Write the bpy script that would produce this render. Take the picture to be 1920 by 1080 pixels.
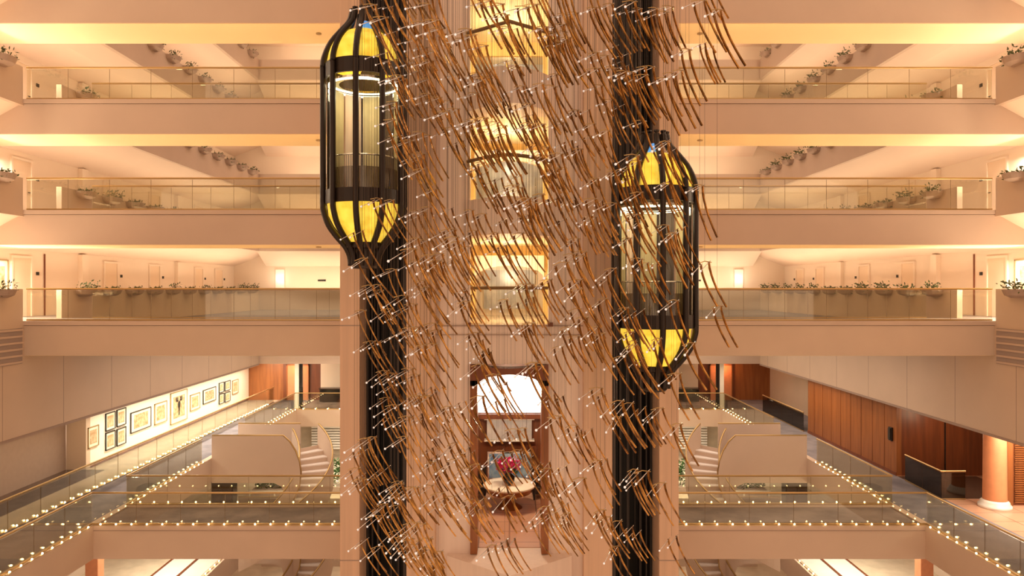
import bpy, math, random
from mathutils import Vector, Matrix
# ---------------------------------------------------------------- camera, world, exposure
# metres; the camera stands at the origin, looks along +Y, z is height relative to the camera
F = 1320.0; PX = 955.0; PY = 540.0
SC = bpy.context.scene
for o in list(bpy.data.objects): bpy.data.objects.remove(o)
cd = bpy.data.cameras.new('camera'); cam = bpy.data.objects.new('camera', cd); SC.collection.objects.link(cam)
cam.location = (0, 0, 0); cam.rotation_euler = (math.pi/2, 0, 0)
cd.sensor_width = 36; cd.lens = 36*F/1920; cd.shift_x = (960-PX)/1920; cd.clip_end = 300
SC.camera = cam
SC.view_settings.view_transform = 'Standard'; SC.view_settings.look = 'None'
SC.view_settings.exposure = 0.0; SC.view_settings.gamma = 1; SC.view_settings.use_curve_mapping = False
W = bpy.data.worlds.new('world'); SC.world = W; W.use_nodes = True
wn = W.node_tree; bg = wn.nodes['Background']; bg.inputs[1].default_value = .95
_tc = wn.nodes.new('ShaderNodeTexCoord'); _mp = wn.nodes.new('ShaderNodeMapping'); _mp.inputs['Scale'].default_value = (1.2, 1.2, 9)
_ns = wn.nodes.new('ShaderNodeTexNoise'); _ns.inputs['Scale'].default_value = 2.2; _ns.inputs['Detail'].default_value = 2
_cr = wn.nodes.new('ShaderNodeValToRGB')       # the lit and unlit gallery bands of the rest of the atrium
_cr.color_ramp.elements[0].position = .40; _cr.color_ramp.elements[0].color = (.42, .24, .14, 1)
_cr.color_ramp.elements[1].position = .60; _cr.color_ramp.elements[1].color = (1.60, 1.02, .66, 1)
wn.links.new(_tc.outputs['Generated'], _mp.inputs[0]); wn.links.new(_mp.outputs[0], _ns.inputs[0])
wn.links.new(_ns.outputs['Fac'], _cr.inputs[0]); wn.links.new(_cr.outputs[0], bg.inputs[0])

def area(name, loc, rot, sx, sy, power, col, spread=None):
    l = bpy.data.lights.new(name, 'AREA'); l.shape = 'RECTANGLE'; l.size = sx; l.size_y = sy
    l.energy = power; l.color = col
    if spread: l.spread = spread
    o = bpy.data.objects.new(name, l); SC.collection.objects.link(o); o.location = loc; o.rotation_euler = rot
    return o
def point(name, loc, power, col, r=0.1):
    l = bpy.data.lights.new(name, 'POINT'); l.energy = power; l.color = col; l.shadow_soft_size = r
    o = bpy.data.objects.new(name, l); SC.collection.objects.link(o); o.location = loc; return o
PI = math.pi
WARM = (1, .72, .45); AMBER = (1, .54, .19); WHITEW = (1, .86, .66)
S = 3.47
FL = [-1.03 + S*k for k in range(6)]          # gallery floors
PXI, WXI = 15.2, 17.4                          # parapet plane, corridor wall plane
for k in range(5):
    f = FL[k]
    for s in (-1, 1):
        # corridor fill light, added out of sight
        # shines up from behind the parapet onto wall and ceiling
        area('corridor_fill', (s*15.75, 26, f+.80), (0, PI-s*.45, 0), .25, 33, 420 if k else 760, WARM)
        # wall-foot wash where the bridge meets the corridor
        area('door_wash_lamp', (s*16.9, 22.9, f+2.2), (0, s*.35, 0), .3, 1.7, 190 if k else 260, WHITEW)
    area('far_corridor_fill', (0, 43.3, f+.80), (PI-.4, 0, 0), 28, .25, 250 if k else 480, WARM)  # the same added fill behind the far parapet
for k in range(3):
    for s in (-1, 1):
        # handrail strip light shining up on the next bridge's soffit
        for y in (22.1, 23.8): area('bridge_strip_lamp', (s*9.9, y, FL[k]+1.06), (PI, 0, 0), 10.2, .05, 50, AMBER)
# side gallery soffit glow, mezzanine, picture wall, lower lobby
area('picture_wash_lamp', (-16.3, 37.5, -4.75), (0, -.45, 0), .25, 17, 900, (1, .87, .66))
for s in (-1, 1):
    area('terrace_underside_fill', (s*9.3, 33.5, -1.8), (0, 0, 0), 8, 16, 760, (1, .74, .54))  # added fill for bulkhead and stairs, no fitting is built
    area('mezzanine_lamp', (s*14.3, 38, -4.7), (0, 0, 0), 1.5, 12, 120, WARM)
    area('lower_lobby_lamp', (s*9.5, 40, -8.75), (0, 0, 0), 5, 8, 520, WHITEW)
    area('lower_lane_lamp', (s*13.2, 26.5, -8.7), (0, 0, 0), 2.2, 4, 160, WHITEW)
    point('door_spot', (s*14.2, 46.3, -5.2), 45, (1, .45, .2), .1)
area('terrace_lamp', (17.0, 21.5, -4.8), (0, 0, 0), 1.5, 6, 330, WHITEW)
area('void_fill', (0, 33, 13.2), (0, 0, 0), 22, 16, 450, (1, .80, .66))  # added fill above the rear void, no roof light is built
area('near_marble_fill', (-16.4, 22, -4.8), (0, 0, 0), 1.2, 12, 130, WARM)  # added fill to lift the near marble strip
area('wood_wall_fill', (14.6, 32, -4.75), (0, .5, 0), .2, 8, 60, WARM)  # added fill to brighten the wood panels
point('stairwell_lamp', (16.8, 26.4, -5.2), 45, WARM, .2)
point('column_spot', (15.9, 22.6, -5.4), 22, WARM, .1)

# ---------------------------------------------------------------- materials
def mat(name, col, rough=.6, metal=0, noise=0, scale=5, bump=0, emis=None, es=0, stretch=None, col2=None, spec=None):
    m = bpy.data.materials.new(name); m.use_nodes = True; nt = m.node_tree; b = nt.nodes['Principled BSDF']
    b.inputs['Base Color'].default_value = (*col, 1); b.inputs['Roughness'].default_value = rough
    b.inputs['Metallic'].default_value = metal
    if spec is not None: b.inputs['Specular IOR Level'].default_value = spec
    if emis: b.inputs['Emission Color'].default_value = (*emis, 1); b.inputs['Emission Strength'].default_value = es
    if noise or bump or col2:
        tc = nt.nodes.new('ShaderNodeTexCoord'); mp = nt.nodes.new('ShaderNodeMapping')
        if stretch: mp.inputs['Scale'].default_value = stretch
        n = nt.nodes.new('ShaderNodeTexNoise'); n.inputs['Scale'].default_value = scale; n.inputs['Detail'].default_value = 5
        nt.links.new(tc.outputs['Object'], mp.inputs[0]); nt.links.new(mp.outputs[0], n.inputs[0])
        if noise or col2:
            c2 = col2 or tuple(c*(1-noise) for c in col)
            mx = nt.nodes.new('ShaderNodeMix'); mx.data_type = 'RGBA'
            mr = nt.nodes.new('ShaderNodeMapRange'); mr.inputs[1].default_value = .35; mr.inputs[2].default_value = .65
            nt.links.new(n.outputs['Fac'], mr.inputs[0]); nt.links.new(mr.outputs[0], mx.inputs[0])
            mx.inputs[6].default_value = (*col, 1); mx.inputs[7].default_value = (*c2, 1)
            nt.links.new(mx.outputs[2], b.inputs['Base Color'])
            if emis: nt.links.new(mx.outputs[2], b.inputs['Emission Color'])
        if bump:
            bp = nt.nodes.new('ShaderNodeBump'); bp.inputs['Strength'].default_value = bump; bp.inputs['Distance'].default_value = .02
            nt.links.new(n.outputs['Fac'], bp.inputs['Height']); nt.links.new(bp.outputs[0], b.inputs['Normal'])
    return m
def glassmat(name, tint, gloss=.10, rough=.02):
    m = bpy.data.materials.new(name); m.use_nodes = True; nt = m.node_tree; nt.nodes.clear()
    out = nt.nodes.new('ShaderNodeOutputMaterial'); mx = nt.nodes.new('ShaderNodeMixShader')
    tr = nt.nodes.new('ShaderNodeBsdfTransparent'); tr.inputs[0].default_value = (*tint, 1)
    gl = nt.nodes.new('ShaderNodeBsdfGlossy'); gl.inputs['Roughness'].default_value = rough
    gl.inputs[0].default_value = (.9, .9, .88, 1)
    lw = nt.nodes.new('ShaderNodeLayerWeight'); lw.inputs[0].default_value = .25
    ad = nt.nodes.new('ShaderNodeMath'); ad.operation = 'MULTIPLY_ADD'
    nt.links.new(lw.outputs['Fresnel'], ad.inputs[0]); ad.inputs[1].default_value = .6; ad.inputs[2].default_value = gloss
    nt.links.new(ad.outputs[0], mx.inputs[0]); nt.links.new(tr.outputs[0], mx.inputs[1]); nt.links.new(gl.outputs[0], mx.inputs[2])
    nt.links.new(mx.outputs[0], out.inputs[0]); return m
def tilemat(name, c1, c2, line, sx, sy, rough=.3):
    m = mat(name, c1, rough); nt = m.node_tree; b = nt.nodes['Principled BSDF']
    tc = nt.nodes.new('ShaderNodeTexCoord'); br = nt.nodes.new('ShaderNodeTexBrick'); br.offset = 0
    nt.links.new(tc.outputs['Object'], br.inputs[0])
    br.inputs['Color1'].default_value = (*c1, 1); br.inputs['Color2'].default_value = (*c2, 1); br.inputs['Mortar'].default_value = (*line, 1)
    br.inputs['Scale'].default_value = 1; br.inputs['Mortar Size'].default_value = .02
    br.inputs['Brick Width'].default_value = sx; br.inputs['Row Height'].default_value = sy
    nt.links.new(br.outputs[0], b.inputs['Base Color']); return m
M = {
 'plaster': mat('plaster', (.66, .52, .42), .75, noise=.06, scale=.6),
 'panel': mat('wall_panel', (.69, .55, .43), .7, noise=.05, scale=.7),
 'soffit': mat('soffit_paint', (.90, .76, .52), .7, noise=.03, scale=.4),
 'cream': mat('cream_plaster', (.86, .74, .62), .8, noise=.03, scale=.5),
 'ceil': mat('ceiling_paint', (.86, .70, .58), .8, noise=.03, scale=.5),
 'white': mat('white_plaster', (.9, .86, .78), .8, noise=.02),
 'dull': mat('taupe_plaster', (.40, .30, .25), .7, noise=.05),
 'core': mat('core_stone', (.84, .70, .62), .6, noise=.06, scale=1.2, stretch=(6, 6, .15), bump=.1),
 'coreo': mat('core_pilaster', (.72, .50, .36), .6, noise=.12, scale=1.2, stretch=(6, 6, .15)),  # core stone with the orange cast of its lighting put into the colour
 'dark': mat('shaft_black', (.012, .010, .009), .35),
 'track': mat('track_steel', (.06, .05, .045), .35, metal=.6),
 'bronze': mat('dark_bronze', (.022, .013, .009), .38, metal=.3, noise=.2, scale=6),
 'brass': mat('brass', (.62, .42, .16), .3, metal=1),
 'oldbrass': mat('aged_brass', (.20, .12, .05), .4, metal=.6),
 'rail': mat('rail_brass', (.55, .38, .17), .35, metal=.8),
 'rod': mat('amber_bronze_rod', (.66, .34, .09), .2, metal=.92, col2=(.11, .045, .014), scale=4.5),
 'chrome': mat('polished_steel', (.85, .85, .87), .12, metal=1),
 'acrylic': mat('clear_acrylic', (.8, .79, .8), .08, metal=.6),
 'bead': mat('glass_bead', (.95, .95, 1), .05, metal=.5, emis=(1, .97, .92), es=.35),  # glitter put in as a faint glow of the bead
 'wire': mat('wire', (.10, .07, .055), .5, metal=.3),
 'carpet': mat('carpet', (.25, .235, .27), .95, col2=(.17, .16, .195), scale=1.5),
 'carpet2': mat('carpet_brown', (.34, .28, .26), .95, col2=(.21, .17, .165), scale=1.3),
 'marble': mat('cream_marble', (.74, .62, .46), .25, noise=.15, scale=2),
 'darkmarble': mat('dark_marble', (.10, .06, .045), .12, noise=.2, scale=3),
 'wmarble': mat('white_marble', (.9, .86, .8), .3, noise=.06, scale=2),
 'wood': mat('panel_wood', (.33, .115, .032), .4, col2=(.24, .08, .022), scale=2.2, stretch=(3, 3, .25)),
 'dwood': mat('dark_wood', (.22, .062, .02), .38, col2=(.15, .042, .015), scale=2.2, stretch=(3, 3, .25)),
 'ledge': mat('terracotta_paint', (.72, .30, .14), .45, noise=.1),
 'terra': tilemat('terracotta_tile', (.62, .36, .24), (.56, .31, .2), (.28, .14, .09), .9, .9),
 'leaf': mat('leaf', (.045, .075, .022), .6, col2=(.12, .13, .04), scale=8),
 'leafg': mat('green_leaf', (.02, .065, .015), .5, col2=(.06, .13, .025), scale=8),
 'soil': mat('soil', (.05, .03, .02), .9),
 'pot': mat('planter_stone', (.50, .38, .31), .8, noise=.15, scale=3),
 'yglass': mat('lit_yellow_glass', (.98, .70, .08), .35, emis=(1, .75, .1), es=.85, col2=(.82, .50, .035), scale=4),
 'blue': mat('blue_lamp_glass', (.1, .3, .6), .3, emis=(.12, .38, .8), es=.8),
 'lampw': mat('lit_lamp_glass', (1, .9, .7), .4, emis=(1, .85, .58), es=6),
 'bulb': mat('bulb', (1, .85, .6), .4, emis=(1, .72, .36), es=22),
 'backlit': mat('backlit_window', (.95, .95, .95), .4, emis=(1, .97, .9), es=1.6),
 'cabpanel': mat('cabin_panel', (.66, .60, .38), .5, noise=.08),
 'cabmesh': mat('cabin_mesh', (.09, .07, .055), .5, metal=.4),
 'black': mat('black_lacquer', (.015, .012, .012), .15),
 'paper': mat('print_paper', (.66, .52, .34), .8, col2=(.42, .25, .11), scale=6),
 'paper2': mat('print_paper_red', (.42, .14, .07), .8, col2=(.75, .55, .35), scale=12),
 'mount': mat('picture_mount', (.86, .80, .68), .8),
 'gold': mat('gilt_frame', (.42, .30, .15), .4, metal=.3),
 'ink': mat('ink', (.03, .025, .02), .7),
 'door': mat('door_paint', (.82, .66, .50), .6),
 'yellow': mat('yellow_plaster', (.90, .66, .30), .7, noise=.04),
 'bluepaint': mat('blue_canvas', (.10, .22, .42), .7, col2=(.35, .50, .62), scale=4),
 'magenta': mat('magenta_petal', (.55, .01, .12), .6, col2=(.75, .03, .2), scale=10),
 'greywin': mat('grey_window', (.42, .42, .44), .15, col2=(.62, .6, .58), scale=2),
 'step': mat('stair_step', (.92, .88, .86), .5),
 'vent': mat('vent_grey', (.40, .33, .30), .6),
 'glass': glassmat('balustrade_glass', (.94, .94, .88), .055),
 'glassd': glassmat('smoked_glass', (.33, .27, .22), .06),
 'cabglass': glassmat('cabin_glass', (.90, .89, .82), .05),
}
# ---------------------------------------------------------------- mesh helpers
class MB:
    def __init__(s): s.v = []; s.f = []
    def box(s, x0, x1, y0, y1, z0, z1):
        if x0 > x1: x0, x1 = x1, x0
        if y0 > y1: y0, y1 = y1, y0
        if z0 > z1: z0, z1 = z1, z0
        n = len(s.v)
        s.v += [(x0,y0,z0),(x1,y0,z0),(x1,y1,z0),(x0,y1,z0),(x0,y0,z1),(x1,y0,z1),(x1,y1,z1),(x0,y1,z1)]
        s.f += [tuple(n+i for i in q) for q in ((0,3,2,1),(4,5,6,7),(0,1,5,4),(1,2,6,5),(2,3,7,6),(3,0,4,7))]
        return s
    def prism(s, poly, axis, a, b):
        """poly: 2D points; axis 'y': (x,z) extruded along y; 'z': (x,y) extruded along z; 'x': (y,z) along x"""
        n = len(s.v); k = len(poly)
        for t in (a, b):
            for p in poly:
                s.v.append({'y': (p[0], t, p[1]), 'z': (p[0], p[1], t), 'x': (t, p[0], p[1])}[axis])
        for i in range(k):
            j = (i+1) % k; s.f.append((n+i, n+j, n+k+j, n+k+i))
        s.f.append(tuple(n+i for i in range(k))[::-1]); s.f.append(tuple(n+k+i for i in range(k)))
        return s
    def tube(s, pts, r, seg=8, flat=1.0, cap=True):
        pts = [Vector(p) for p in pts]; n0 = len(s.v); m = len(pts)
        up = Vector((0, 0, 1))
        for i, p in enumerate(pts):
            d = (pts[min(i+1, m-1)] - pts[max(i-1, 0)]).normalized()
            a = d.cross(up)
            if a.length < .05: a = d.cross(Vector((0, 1, 0)))
            a.normalize(); b = d.cross(a).normalized()
            rr = r[i] if isinstance(r, (list, tuple)) else r
            for q in range(seg):
                t = 2*PI*q/seg + PI/seg
                s.v.append(tuple(p + a*math.cos(t)*rr + b*math.sin(t)*rr*flat))
        for i in range(m-1):
            for q in range(seg):
                w = (q+1) % seg
                s.f.append((n0+i*seg+q, n0+i*seg+w, n0+(i+1)*seg+w, n0+(i+1)*seg+q))
        if cap:
            s.f.append(tuple(n0+q for q in range(seg))[::-1]); s.f.append(tuple(n0+(m-1)*seg+q for q in range(seg)))
        return s
    def lathe(s, prof, c=(0, 0, 0), seg=24, a0=0, a1=2*PI):
        n0 = len(s.v); full = abs(a1-a0-2*PI) < 1e-6; k = seg if full else seg+1
        for r, z in prof:
            for q in range(k):
                t = a0 + (a1-a0)*q/seg
                s.v.append((c[0]+r*math.cos(t), c[1]+r*math.sin(t), c[2]+z))
        for i in range(len(prof)-1):
            for q in range(seg):
                w = (q+1) % k
                s.f.append((n0+i*k+q, n0+i*k+w, n0+(i+1)*k+w, n0+(i+1)*k+q))
        return s
    def ball(s, c, r, seg=8, rings=5):
        prof = [(max(r*math.sin(PI*i/rings), 1e-4), -r*math.cos(PI*i/rings)) for i in range(rings+1)]
        return s.lathe(prof, c, seg)
    def quad(s, *p):
        n = len(s.v); s.v += [tuple(q) for q in p]; s.f.append(tuple(range(n, n+len(p)))); return s
    def build(s, name, m, parent=None, smooth=False, bevel=0):
        me = bpy.data.meshes.new(name); o0 = parent_loc(parent)
        me.from_pydata([(a-o0[0], b-o0[1], c-o0[2]) for a, b, c in s.v], [], s.f); me.update()
        if smooth:
            for p in me.polygons: p.use_smooth = True
        me.materials.append(m if not isinstance(m, str) else M[m])
        o = bpy.data.objects.new(name, me); SC.collection.objects.link(o)
        if parent: o.parent = parent
        if bevel:
            bv = o.modifiers.new('bevel', 'BEVEL'); bv.width = bevel; bv.segments = 2; bv.limit_method = 'ANGLE'
        return o
def parent_loc(p):
    v = Vector((0, 0, 0))
    while p: v += Vector(p.location); p = p.parent
    return v
def tag(o, label=None, cat=None, group=None, kind=None):
    if label: o['label'] = label
    if cat: o['category'] = cat
    if group: o['group'] = group
    if kind: o['kind'] = kind
    return o
def thing(name, label, cat, loc=(0, 0, 0), group=None):
    o = bpy.data.objects.new(name, None); SC.collection.objects.link(o); o.location = loc; o.empty_display_size = .2
    return tag(o, label, cat, group)
def struct(name, mb, m, smooth=False, bevel=0):
    return tag(mb.build(name, m, None, smooth, bevel), kind='structure')
def copy_tree(o, parent=None):
    c = o.copy(); SC.collection.objects.link(c); c.parent = parent
    for ch in [x for x in KIDS.get(o.name, o.children)]: copy_tree(ch, c)
    return c
KIDS = {}
def P(x, y, Y):                     # point seen at photo pixel (x,y) at depth Y
    return Vector(((x-PX)*Y/F, Y, (PY-y)*Y/F))
rnd = random.Random(7)
SIDE = {-1: 'left', 1: 'right'}

# ---------------------------------------------------------------- side galleries (levels 0..4)
B0, B1 = 22.0, 23.9                # bridge front / back
YN, YF = 9.0, 42.7                 # near end, far gallery parapet
for s in (-1, 1):
    for k in range(5):
        f = FL[k]; zb = f-.2 if k else -4.6
        for y0, y1 in ((YN, B0), (B1, YF+.15)):
            struct('gallery_parapet', MB().box(s*PXI, s*(PXI+.18), y0, y1, zb, f+1.0), 'plaster' if k else 'panel')
        if k:
            struct('trim', MB().box(s*(PXI), s*(PXI+.18), B0, B1, zb, f), 'plaster')
            # sloping soffit + slab
            mb = MB().prism([(s*(PXI+.18), f-.2), (s*16.1, f-.59), (s*WXI, f-1.07), (s*18.2, f-1.07), (s*18.2, f), (s*(PXI+.18), f)], 'y', YN, 44.5)
            struct('ceiling', mb, 'ceil')
            struct('gallery_floor', MB().box(s*(PXI+.18), s*WXI, YN, 44.5, f, f+.012), 'carpet2')
        else:
            struct('gallery_floor', MB().box(s*(PXI+.18), s*18.2, YN, 44.5, f-.3, f), 'carpet2')
            struct('trim', MB().box(s*PXI, s*(PXI+.18), B0, B1, -4.6, f), 'panel')
        struct('gallery_wall_'+SIDE[s], MB().box(s*WXI, s*(WXI+.2), YN, 46, f, f+2.42), 'cream')
    # top slab that closes the highest corridor
    struct('ceiling', MB().box(s*PXI, s*18.2, YN, 46, FL[4]+2.42, FL[4]+2.7), 'ceil')
# bulkhead panel joints on the deep wall below the first gallery
for s in (-1, 1):
    mb = MB()
    for i in range(9):
        y = 18.2+2.9*i
        mb.box(s*(PXI-.004), s*PXI, y, y+.018, -4.6, -2.2)
    struct('trim', mb, 'dull')
    struct('trim', MB().box(s*(PXI-.03), s*(PXI+.2), YN, YF, -4.68, -4.6), 'dull')

# far galleries
for k in range(5):
    f = FL[k]; zb = f-.2 if k else -4.6
    struct('gallery_parapet', MB().box(-PXI, PXI, YF, YF+.18, zb, f+1.0), 'plaster')
    if k: 
        mb = MB().prism([(YF+.18, f-.2), (44.5, f-1.07), (46, f-1.07), (46, f), (YF+.18, f)], 'x', -PXI-.18, PXI+.18)
        struct('ceiling', mb, 'ceil')
    else:
        struct('gallery_floor', MB().box(-PXI, PXI, YF+.18, 46, f-.3, f), 'carpet2')
    struct('wall_back', MB().box(-PXI-2.2, PXI+2.2, 44.5, 44.7, f, f+3.35), 'cream')
struct('ceiling', MB().box(-PXI+.01, PXI-.01, YF, 46, FL[4]+2.42, FL[4]+2.7), 'ceil')
# roof terrace between the first bridge and the far gallery
for s in (-1, 1):
    struct('terrace_floor', MB().box(s*4.4, s*(PXI-.01), 24.3, YF-.02, -1.75, -1.33), 'carpet')

# corridor doors, pilasters, plaques
DOORS = [24.6, 30.2, 34.0, 38.9, 41.6]
n = 0
for s in (-1, 1):
    for k in range(3):
        f = FL[k]
        for yd in DOORS:
            n += 1
            x = s*WXI
            d = struct('door_%d' % n, MB().box(x-s*.03, x, yd, yd+.95, f+.01, f+2.1), 'door')
            fr = MB().box(x-s*.07, x, yd-.08, yd, f+.01, f+2.18).box(x-s*.07, x, yd+.95, yd+1.03, f+.01, f+2.18).box(x-s*.07, x, yd, yd+.95, f+2.1, f+2.18)
            fr.build('door_frame', 'cream', d)
            MB().tube([(x-s*.03, yd+.85, f+1.0), (x-s*.09, yd+.85, f+1.0), (x-s*.09, yd+.73, f+1.0)], .015, 6).build('door_handle', 'ink', d)
            q = MB().box(x-s*.03, x, yd+1.28, yd+1.42, f+1.5, f+1.62).build('number_plaque', 'ink')
            tag(q, 'small dark plaque on the %s corridor wall, %s gallery, by the %s door' % (SIDE[s], ['first','second','third'][k], ['first','second','third','fourth','fifth'][DOORS.index(yd)]), 'plaque', 'door plaques along the corridors')
        struct('trim', MB().box(s*WXI, s*(WXI-.18), 28.4, 28.8, f, f+2.38).box(s*WXI, s*(WXI-.18), 36.6, 37.0, f, f+2.38), 'cream')
        # dark door edge standing ajar near the bridge end
        if k < 1:
            struct('trim', MB().box(s*(WXI-.05), s*(WXI-.01), 26.3, 26.34, f, f+2.3), 'dwood')
# bright niche doors on the far wall
for s in (-1, 1):
    struct('door_%d' % (60+s), MB().box(s*14.75, s*14.2, 44.4, 44.49, FL[0]+.01, FL[0]+2.2), 'lampw' if False else 'white')
    point('niche_lamp', (s*14.45, 44.0, FL[0]+1.6), 14, WHITEW, .1)
    q = MB().box(s*12.1, s*11.6, 44.46, 44.49, FL[0]+1.45, FL[0]+1.56).build('direction_sign', 'ink')
    tag(q, 'small dark direction sign on the far wall right of centre' if s > 0 else 'small dark direction sign on the far wall left of centre', 'sign')

# framed pictures in the corridor near the frame edges, plaques beside them
def wall_picture(x, yc, zc, w, h, label, art='paper', frame='gold', s=-1, group=None, cells=None):
    t = thing('framed_picture', label, 'picture', (x, yc, zc-h/2), group)
    fr = .035 if w > .5 else .025
    mb = MB()
    mb.box(x, x-s*.05, yc-w/2, yc+w/2, zc-h/2, zc-h/2+fr).box(x, x-s*.05, yc-w/2, yc+w/2, zc+h/2-fr, zc+h/2)
    mb.box(x, x-s*.05, yc-w/2, yc-w/2+fr, zc-h/2, zc+h/2).box(x, x-s*.05, yc+w/2-fr, yc+w/2, zc-h/2, zc+h/2)
    mb.build('frame', frame, t)
    MB().box(x, x-s*.025, yc-w/2+fr, yc+w/2-fr, zc-h/2+fr, zc+h/2-fr).build('mount', 'mount', t)
    iw, ih = (w-2*fr)*.72, (h-2*fr)*.72
    p = MB().box(x-s*.026, x-s*.03, yc-iw/2, yc+iw/2, zc-ih/2, zc+ih/2).build('print', art, t)
    return t, p
for s in (-1, 1):
    wall_picture(s*(WXI-.0), 23.9 if s < 0 else 23.4, .25, 1.0 if s < 0 else 1.6, 1.45, 'gilt framed picture at the %s edge on the first gallery wall' % SIDE[s], 'paper', 'gold', s)
    wall_picture(s*(WXI-.0), 21.2, FL[1]+1.25, 1.3, 1.2, 'gilt framed picture at the %s edge on the second gallery wall' % SIDE[s], 'paper', 'gold', s)

# ---------------------------------------------------------------- bridges
def balustrade(pts, z, label, glass='glass', post=False, panel=1.36, h=1.0, cat='balustrade', railm='rail', tail=True):
    """pts: polyline [(x,y),...]; each panel a part"""
    t = thing('glass_balustrade', label, cat, (pts[0][0], pts[0][1], z))
    for (x0, y0), (x1, y1) in zip(pts, pts[1:]):
        L = math.hypot(x1-x0, y1-y0); n = max(1, round(L/panel))
        dx, dy = (x1-x0)/L, (y1-y0)/L; nx, ny = -dy*.006, dx*.006
        for i in range(n):
            a, b = L*i/n+.006, L*(i+1)/n-.006
            ax, ay, bx, by = x0+dx*a, y0+dy*a, x0+dx*b, y0+dy*b
            mb = MB(); mb.prism([(ax-nx, ay-ny), (bx-nx, by-ny), (bx+nx, by+ny), (ax+nx, ay+ny)], 'z', z, z+h-.05)
            mb.build('glass_panel', glass, t)
            if i: MB().box(x0+dx*L*i/n-.004, x0+dx*L*i/n+.004, y0+dy*L*i/n-.004, y0+dy*L*i/n+.004, z, z+h-.04).build('glazing_joint', 'oldbrass', t)
    MB().tube([(x, y, z+h) for x, y in pts], .032, 8).build('handrail', railm, t)
    MB().tube([(x, y, z+.03) for x, y in pts], .028, 4).build('base_channel', 'rail', t)
    return t
ORD = ['lowest', 'second', 'third', 'topmost']
for k in range(4):
    f = FL[k]
    for s in (-1, 1):
        X0, X1 = s*4.25, s*(PXI if k == 0 else WXI)
        beam = struct('bridge_beam', MB().box(X0, X1, B0+.04, B1, f-1.08, f-.15), 'plaster' if k else 'panel')
        struct('trim', MB().box(X0, s*PXI, B0, B1+.04, f-.135, f-.001), 'plaster')
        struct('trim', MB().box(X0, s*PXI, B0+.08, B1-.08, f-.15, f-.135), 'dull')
        struct('bridge_floor', MB().box(X0, s*PXI, B0+.15, B1-.15, f, f+.012), 'carpet2')
        struct('ceiling', MB().box(X0, X1, B0+.07, B1-.03, f-1.095, f-1.08), 'soffit')
        if k < 3:
            balustrade([(s*4.75, B0+.1), (s*(PXI-.05), B0+.1)], f, 'glass balustrade with brass rail on the front edge of the %s %s bridge' % (ORD[k], SIDE[s]))
            balustrade([(s*4.75, B1-.1), (s*(PXI-1.1), B1-.1)], f, 'glass balustrade with brass rail on the rear edge of the %s %s bridge' % (ORD[k], SIDE[s]))
        if k:
            q = MB().lathe([(.001, 0), (.09, 0), (.09, -.03), (.001, -.03)], (s*(6.2), 22.9, f-1.095), 12).build('smoke_detector', 'gold')
            tag(q, 'small round ceiling fitting under the %s %s bridge' % (ORD[k], SIDE[s]), 'ceiling fitting')

# spotlights at the frame's edges under the side ceilings
for s in (-1, 1):
    for k in (1, 2):
        for j in range(2):
            y = 21.3+.5*j
            t = thing('ceiling_spotlight', 'bright ceiling spotlight of the %s %s gallery, %s of two' % (['', 'second', 'third'][k], SIDE[s], ['nearer', 'farther'][j]), 'spotlight', (s*16.6, y, FL[k]+2.5))
            MB().lathe([(.001, 0), (.07, 0), (.085, -.12), (.07, -.12)], (s*16.6, y, FL[k]+2.72), 12).build('housing', 'chrome', t)
            MB().ball((s*16.6, y, FL[k]+2.6), .07).build('lamp', 'lampw', t)

# vent grilles beside the lowest bridge
for s in (-1, 1):
    t = thing('vent_grille', 'grey slotted vent grille in the %s parapet beside the lowest bridge' % SIDE[s], 'vent', (s*PXI, 21, -2.3))
    MB().box(s*PXI, s*(PXI-.02), 17, 21.95, -2.35, -1.25).build('backing', 'vent', t)
    mb = MB()
    for i in range(6): mb.box(s*(PXI-.02), s*(PXI-.05), 17, 21.95, -2.33+i*.2, -2.27+i*.2)
    mb.build('louvre', 'plaster', t)

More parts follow.
